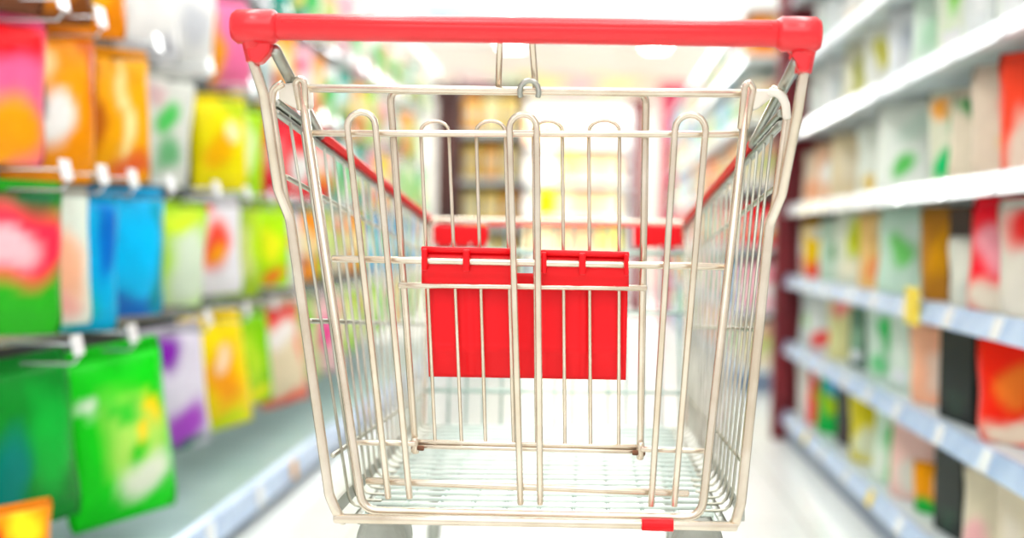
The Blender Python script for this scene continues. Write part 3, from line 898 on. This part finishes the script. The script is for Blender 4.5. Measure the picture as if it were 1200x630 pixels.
# hand-read goods: (column, kind, words, w, h, d, base, blobs)
RROWS = [
 # base shelf
 (0, [(1200, 'c', 'beige carton', .15, .2, .12, (226, 214, 190), [(0, .5, .6, .2, (236, 226, 210))]),
      (1163, 'p', 'cream pouch with pink corner', .17, .2, .07, (230, 220, 196), [(-.5, .2, .4, .2, (240, 190, 190))]),
      (1122, 'c', 'black carton standing for a dark gap', .16, .2, .12, (14, 26, 20), [(0, .2, .6, .1, (30, 60, 44))]),  # near-black box added where the shelf has a dark gap
      (1090, 'p', 'orange topped pouch with green foot', .12, .12, .06, (240, 160, 20), [(0, .1, 1, .2, (40, 170, 70)), (.5, .6, .4, .2, W)]),
      (1068, 'p', 'pale pink pouch', .15, .21, .07, (240, 205, 196), [(0, .3, .5, .2, (230, 226, 214))]),
      (1046, 'p', 'white pouch with green swoosh', .17, .22, .07, (214, 236, 214), [(.1, .5, .34, .42, (20, 180, 80)), (-.5, .2, .4, .2, (236, 244, 230))]),
      (1018, 'p', 'mustard yellow pouch', .18, .22, .07, (214, 202, 60), [(0, .25, .6, .2, (226, 230, 200)), (.2, .75, .6, .2, (196, 184, 30))]),
      (992, 'c', 'black carton standing for a dark gap', .13, .19, .1, (22, 20, 20), [(0, .2, .6, .1, (60, 20, 30))]),  # small dark box added to fill a shaded gap
      (975, 'p', 'green pouch with blue and lime print', .16, .2, .06, (30, 170, 80), [(0, .8, .6, .14, (60, 170, 220)), (-.2, .5, .4, .16, (180, 210, 40))]),
      (962, 'p', 'red and lime pouch', .15, .2, .06, (226, 70, 70), [(.3, .5, .6, .2, (160, 210, 50)), (0, .85, .7, .1, W)]),
      (949, 'p', 'white pouch with red stripe', .16, .2, .06, (236, 236, 230), [(.4, .5, .2, .4, (230, 80, 80))]),
      (938, 'c', 'white carton with orange foot', .14, .19, .1, (238, 232, 224), [(0, .25, .8, .14, (246, 170, 110))])]),
 (1, [(1188, 'p', 'bright red pouch with orange centre', .19, .22, .08, (240, 50, 30), [(0, .5, .4, .2, (250, 130, 60)), (0, .1, .8, .1, (240, 220, 200))]),
      (1134, 'c', 'black carton standing for a dark gap', .19, .215, .14, (10, 20, 16), [(0, .2, .6, .1, (26, 46, 36))]),  # added box, its black colour stands in for gap shade
      (1092, 'p', 'peach pouch', .16, .2, .07, (246, 190, 160), [(.2, .4, .5, .25, (250, 226, 210))]),
      (1062, 'c', 'pale grey green carton', .15, .2, .12, (206, 222, 208), [(0, .5, .5, .2, (226, 236, 226))]),
      (1038, 'p', 'white pouch with bright green spot', .18, .22, .07, (210, 228, 214), [(0, .6, .36, .22, (20, 186, 90)), (-.3, .2, .4, .12, (120, 200, 140))]),
      (1006, 'c', 'dark green carton', .13, .19, .1, (70, 110, 90), [(0, .5, .6, .2, (150, 190, 160))]),
      (985, 'p', 'pale yellow pouch with pink tip', .16, .21, .07, (226, 222, 170), [(-.3, .8, .5, .12, (240, 150, 150))]),
      (962, 'p', 'white pouch with red foot', .16, .2, .06, (232, 236, 232), [(0, .2, .8, .14, (226, 70, 70))]),
      (945, 'p', 'silver pouch with lime print', .16, .2, .06, (214, 224, 222), [(0, .5, .5, .2, (150, 200, 110))])]),
 (2, [(1208, 'p', 'white pouch with red lid print', .19, .22, .08, (228, 222, 210), [(0, .75, .9, .2, (226, 60, 60)), (.3, .5, .3, .1, (240, 210, 40))]),
      (1172, 'p', 'red and pink pouch with yellow corner', .2, .23, .08, (240, 40, 60), [(-.2, .55, .55, .2, (252, 170, 180)), (.7, .5, .35, .18, (226, 200, 40)), (0, .12, 1, .15, (226, 216, 200))]),
      (1140, 'p', 'white pouch with grey foot', .17, .15, .08, (226, 226, 214), [(0, .2, .6, .2, (206, 210, 200))]),
      (1124, 'c', 'dark brown carton standing for a dark gap', .12, .22, .1, (50, 30, 24), [(0, .2, .6, .1, (90, 60, 40))]),  # narrow dark box added in place of a shaded gap
      (1100, 'p', 'brown pouch with gold middle', .16, .22, .07, (170, 120, 50), [(0, .5, .5, .26, (206, 150, 40))]),
      (1056, 'p', 'pale green pouch with leaf spot', .2, .23, .08, (200, 222, 206), [(-.2, .5, .35, .18, (120, 196, 110)), (.4, .75, .5, .12, (222, 236, 226))]),
      (1024, 'p', 'tan pouch with orange foot', .17, .22, .07, (236, 200, 140), [(0, .25, .5, .16, (240, 160, 110)), (.3, .7, .5, .2, (232, 216, 180))]),
      (998, 'p', 'white pouch with big yellow leaf', .18, .23, .07, (226, 230, 214), [(0, .62, .42, .3, (206, 212, 20)), (0, .2, .5, .12, (250, 244, 220))]),
      (974, 'p', 'mint pouch with dark green print', .17, .21, .07, (204, 224, 206), [(.2, .5, .35, .18, (50, 140, 70))]),
      (956, 'p', 'yellow pouch with red foot', .17, .2, .06, (250, 200, 30), [(0, .15, .9, .18, (230, 60, 70)), (0, .85, .8, .12, W)]),
      (941, 'p', 'white and crimson pouch', .16, .2, .06, (240, 236, 234), [(0, .3, .7, .2, (220, 60, 70))])]),
 (3, [(1206, 'p', 'coral red pouch with yellow foot', .19, .23, .08, (240, 84, 60), [(.2, .2, .6, .2, (250, 206, 60)), (-.3, .2, .4, .3, (226, 206, 190))]),
      (1172, 'p', 'cream pouch with red flower', .2, .23, .08, (224, 208, 190), [(.2, .68, .45, .2, (240, 70, 50)), (.3, .3, .3, .14, (246, 200, 60))]),
      (1138, 'p', 'beige pouch with green band', .17, .2, .07, (222, 210, 190), [(0, .85, .9, .12, (60, 140, 80))]),
      (1112, 'p', 'pale pouch with two emerald dots', .19, .22, .08, (226, 226, 206), [(.1, .62, .38, .14, (10, 166, 80)), (-.2, .2, .4, .16, (30, 184, 110)), (-.5, .8, .3, .14, (240, 170, 80))]),
      (1056, 'p', 'large white pouch with green leaf dot', .24, .24, .09, (236, 240, 232), [(-.1, .32, .28, .14, (100, 190, 100)), (.2, .7, .5, .16, (216, 230, 218))]),
      (1018, 'p', 'white pouch with gold foot', .17, .22, .07, (230, 234, 224), [(0, .2, .5, .12, (230, 200, 120))]),
      (988, 'p', 'tan pouch', .17, .22, .07, (228, 212, 180), [(0, .5, .5, .2, (236, 224, 200))]),
      (966, 'p', 'peach pouch with white window', .16, .21, .06, (240, 200, 170), [(0, .5, .5, .2, W)]),
      (948, 'p', 'beige and orange pouch', .16, .2, .06, (236, 220, 200), [(0, .3, .6, .2, (246, 150, 90))])]),
 (4, [(1196, 'c', 'white carton with green corner', .17, .21, .14, (228, 232, 226), [(.4, .7, .4, .2, (130, 200, 70))]),
      (1152, 'c', 'grey white carton', .16, .21, .14, (220, 224, 222), [(0, .5, .5, .2, (236, 236, 236))]),
      (1120, 'c', 'white carton with lime dots', .17, .21, .14, (222, 228, 210), [(.1, .65, .36, .2, (130, 206, 70)), (-.3, .25, .3, .12, (190, 220, 160))]),
      (1088, 'p', 'mint white pouch', .18, .22, .08, (220, 234, 222), [(0, .4, .5, .2, (190, 222, 196))]),
      (1056, 'p', 'silver white pouch', .17, .21, .07, (232, 234, 236), [(0, .6, .5, .2, (206, 212, 220))]),
      (1024, 'p', 'white pouch with yellow spot', .17, .22, .07, (240, 240, 232), [(0, .6, .4, .2, (232, 226, 120))]),
      (998, 'p', 'cream pouch with olive stripe', .17, .21, .07, (236, 232, 210), [(0, .5, .25, .4, (200, 200, 110))]),
      (974, 'p', 'plain white pouch', .16, .21, .06, (242, 242, 240), [(0, .5, .5, .2, (226, 232, 232))]),
      (956, 'c', 'pearl white carton', .15, .2, .12, (240, 240, 236), [(0, .5, .5, .2, (224, 230, 226))])]),
 (5, [(1000, 'p', 'white pouch with tan foot', .17, .21, .07, (238, 236, 230), [(0, .15, .9, .14, (220, 190, 160))]),
      (978, 'p', 'pale grey pouch', .16, .2, .06, (222, 226, 226), [(0, .5, .5, .2, (238, 238, 236))]),
      (960, 'c', 'white carton with mint band', .15, .2, .12, (238, 240, 238), [(0, .5, 1, .12, (190, 222, 206))])]),
]
SHW = ['base shelf', 'second shelf up', 'third shelf up', 'fourth shelf up', 'fifth shelf up', 'sixth shelf up']
for (si, items) in RROWS:
    for k, (px, kd, words, w, h, d, base, blobs) in enumerate(items):
        X = XR0+0.105
        y = min(4.88, ypx(px, XR0+0.075))
        rz = -math.radians(90-(rnd.uniform(32, 42) if kd == 'p' else rnd.uniform(4, 10)))
        z = SH[si]+0.0006
        if kd == 'p': o = pouch((X, y, z), rz, w*1.1, h*1.03, d, base, blobs, stand=True)
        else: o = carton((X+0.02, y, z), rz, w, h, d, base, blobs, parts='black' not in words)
        tag(o, f'{words}, {ORD[k+1]} from front, {SHW[si]}, right side', 'pouch' if kd == 'p' else 'carton', 'packs on the right shelves')
# yellow promotion tag hanging from a price rail
bm = bmesh.new()
yy = ypx(1070, XR0-.01)
box(bm, XR0-0.008, XR0-0.0045, yy-0.06, yy+0.06, 0.585, 0.672, 0.001)
o = obj('promotion_tag', bm, M['tag_yellow'])
tag(o, 'large yellow promotion tag on the price rail of the third right shelf', 'tag')

# ------------------------------------------------------------------ second right shelving beyond the cross aisle
R2 = [6.5, 8.5, 10.5, 12.4]
SH2 = [0.125, 0.42, 0.74, 1.06, 1.38, 1.70]
for i in range(3):
    shelf_bay(R2[i]+.002, R2[i+1]-.002, ['nearest far shelf unit on the right, seen beyond the dark red post', 'middle far shelf unit on the right, beyond the dark red post',
              'farthest shelf unit on the right, next to the pink red column'][i], 'far shelf units on the right', SH2, 2.2, tags=False)
far_cols = ['white and green', 'cream', 'pale pink', 'white and green', 'teal', 'red', 'cream', 'orange', 'sky blue', 'white and green']
far_mesh = {}
for c in set(far_cols):
    p = palette(c)
    far_mesh[c] = carton_mesh('carton', .30, .26, .2, paint_fn(p[1], p[2]), 6)
for si, z in enumerate(SH2):
    y = 6.72; k = 0; prev = None
    while y < 12.3:
        c = rnd.choice([x for x in far_cols if x != prev]); prev = c
        if (si == 0 and 9.2 < y < 10.6) or (si == 1 and 10.2 < y < 10.7): y += .2; continue      # empty stretch
        k += 1
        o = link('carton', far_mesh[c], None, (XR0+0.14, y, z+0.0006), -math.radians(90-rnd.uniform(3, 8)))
        o.scale = (1, 1, rnd.uniform(.75, 1.0))
        tag(o, f'{c} carton, {ORD[k]} from front, {["base", "second", "third", "fourth", "fifth", "sixth"][si]} shelf up, far right units', 'carton', 'cartons on the far right shelves')
        y += rnd.uniform(.42, .6)

# columns at the far end
def column(name, x0, x1, y, top, m, lab):
    t = empty(name, ((x0+x1)/2, y, 0)); tag(t, lab, 'column')
    bm = bmesh.new(); box(bm, x0, x1, y-.1, y+.1, 0.12, top-0.1, .01); obj('shaft', bm, m, t)
    bm = bmesh.new(); box(bm, x0-.02, x1+.02, y-.12, y+.12, 0, 0.12, .01); obj('plinth', bm, m, t)
    bm = bmesh.new(); box(bm, x0-.02, x1+.02, y-.12, y+.12, top-.1, top, .01); obj('capital', bm, m, t)
column('round_edged_column', 0.68, 0.93, 12.7, 2.3, M['pinkred'], 'pink red column at the end of the far right shelves')
column('round_edged_column', 0.42, 0.56, 13.3, 2.2, M['maroon'], 'dark red column left of the pink red column in the distance')
column('round_edged_column', -1.0, -0.86, 8.35, 1.75, M['darkbrown'], 'dark brown column at the far end of the left rack')

# end display with orange goods beyond the left rack
t = empty('end_display', (-0.74, 9.7, 0)); tag(t, 'dark brown end display with warm orange and yellow goods, beyond the left rack', 'display shelf')
bm = bmesh.new(); box(bm, -1.0, -0.5, 9.9, 9.93, 0, 1.95); obj('back_panel', bm, M['darkbrown'], t)
for x in (-1.0, -0.52):
    bm = bmesh.new(); box(bm, x, x+.02, 9.5, 9.9, 0, 1.95); obj('side_panel', bm, M['darkbrown'], t)
eh = [0.15, 0.5, 0.85, 1.2, 1.55]
for z in eh:
    bm = bmesh.new(); box(bm, -.98, -.52, 9.5, 9.9, z-.03, z); obj('shelf', bm, M['shelf'], t)
for si, z in enumerate(eh):
    for k in range(3):
        if si == 0 or (si == 1 and k == 0): continue
        c = [(250, 214, 130), (250, 180, 90), (252, 232, 170)][(k+si) % 3]
        wd = ['golden', 'amber', 'pale yellow'][(k+si) % 3]
        o = pouch((-.9+k*.15, 9.64, z+.0006), rnd.uniform(-.1, .1), .135, .26, .07, c, [(0, .5, .5, .2, (255, 246, 220))], stand=True, parts=False)
        tag(o, f'{wd} pouch, {ORD[k+1]} from the left, {["lowest", "second", "third", "fourth", "top"][si]} shelf, brown end display', 'pouch', 'pouches on the end display')

# bright display shelf against the back wall with pale goods
t = empty('wall_display', (-0.3, 15.6, 0)); tag(t, 'white display shelf with pale goods against the bright back wall', 'display shelf')
bm = bmesh.new(); box(bm, -1.2, 0.45, 15.9, 15.93, 0, 2.35); obj('back_panel', bm, M['shelf'], t)
wh = [0.1, .55, 1.0, 1.45, 1.9]
for z in wh:
    bm = bmesh.new(); box(bm, -1.2, .45, 15.4, 15.9, z-.04, z); obj('shelf', bm, M['shelf'], t)
bm = bmesh.new(); box(bm, -1.24, -1.2, 15.4, 15.93, 0, 2.35); box(bm, .45, .49, 15.4, 15.93, 0, 2.35); obj('side_frame', bm, M['shelf'], t)
pale = [('cream', (246, 222, 180)), ('pale peach', (250, 200, 160)), ('white', (250, 244, 236)), ('pale yellow', (250, 232, 140)), ('pale pink', (248, 190, 186))]
for si, z in enumerate(wh):
    for k in range(1, 6):
        if si == 0: continue
        nm, c = pale[rnd.randrange(5)]
        if si == 2 and k == 2: nm, c = 'bright yellow', (250, 226, 0)
        o = carton((-1.05+k*.26, 15.6, z+.0006), rnd.uniform(-.1, .1), .22, .32, .2, c, [(0, .5, .6, .2, tuple(min(255, int(x*1.0+6)) for x in c))], parts=False)
        tag(o, f'{nm} carton, {ORD[k]} from the left, {["lowest", "second", "middle", "fourth", "top"][si]} shelf, white wall display', 'carton', 'cartons on the wall display')

# pastel banner high on the back wall, hanging white fascia with a blue edge
bm = bmesh.new()
me = carton_mesh('wall_banner', 3.2, .34, .03, paint_fn((252, 236, 226), [(-.75, .5, .12, .4, (246, 206, 214)), (-.5, .5, .12, .4, (214, 236, 206)), (-.2, .5, .14, .4, (252, 240, 170)), (.1, .5, .12, .4, (250, 200, 206)), (.4, .5, .14, .4, (250, 238, 180)), (.7, .5, .14, .4, (240, 214, 196))]), 30)
bm.free()
o = link('wall_banner', me, None, (-.35, 16.97, 2.62), 0); tag(o, 'pastel striped banner high on the back wall', 'banner')
t = empty('hanging_fascia', (-.45, 11.2, 2.7)); tag(t, 'white hanging fascia with a thin blue lower edge under the ceiling', 'sign')
bm = bmesh.new(); box(bm, -1.47, .52, 11.18, 11.24, 2.72, 3.15, .01); obj('panel', bm, M['sign'], t)
bm = bmesh.new(); box(bm, -1.47, .52, 11.17, 11.25, 2.685, 2.72, .004); obj('edge_strip', bm, M['blue'], t)
for x in (-1.2, .25):
    bm = bmesh.new(); tube(bm, [(x, 11.21, 3.14), (x, 11.21, 3.3)], .006, 8); obj('hanger', bm, M['hook'], t)

# ------------------------------------------------------------------ light
for i, (x, y) in enumerate([(x, y) for y in (-0.3, 2.2, 4.7, 7.2, 9.7, 12.4, 14.6) for x in (-.95, .75)]):
    t = empty('ceiling_light', (x, y, 3.3))
    tag(t, 'long white fluorescent ceiling light above the aisle', 'ceiling light', 'ceiling lights above the aisle')
    bm = bmesh.new(); box(bm, x-.05, x+.05, y-.75, y+.75, 3.06, 3.3, .006); obj('housing', bm, M['shelf'], t)
    bm = bmesh.new(); box(bm, x-.13, x+.13, y-.72, y+.72, 3.0, 3.06, .01); obj('diffuser', bm, M['lamp'], t)

def area(name, loc, rot, sx, sy, e, col=(1, 1, 1)):
    l = bpy.data.lights.new(name, 'AREA'); l.shape = 'RECTANGLE'; l.size = sx; l.size_y = sy; l.energy = e; l.color = col
    o = bpy.data.objects.new(name, l); COL.objects.link(o); o.location = loc; o.rotation_euler = rot
    return o
area('added_fill_light', (-0.1, 14.2, 3.15), (math.radians(-12), 0, 0), 3, 2.5, 380, (1, .985, .96))  # unseen area light added to whiten the far end
area('added_fill_light', (-0.1, 9.2, 3.2), (0, 0, 0), 2.2, 4, 45)  # added fill over the far shelves, no fixture
area('added_fill_light', (-0.1, 3.2, 3.2), (0, 0, 0), 2.2, 6, 62)  # added fill over the cart and near shelves, no fixture
area('added_fill_light', (-0.1, -1.6, 2.6), (math.radians(55), 0, 0), 4, 2, 45)  # unseen fill added behind the camera

w = bpy.data.worlds.new('World'); scene.world = w; w.use_nodes = True
bg = w.node_tree.nodes['Background']; bg.inputs['Color'].default_value = (1.0, .99, .97, 1); bg.inputs['Strength'].default_value = 0.98

scene.view_settings.view_transform = 'Standard'
scene.view_settings.look = 'None'
scene.view_settings.exposure = 0.0
scene.cycles.use_denoising = True
scene.cycles.max_bounces = 8
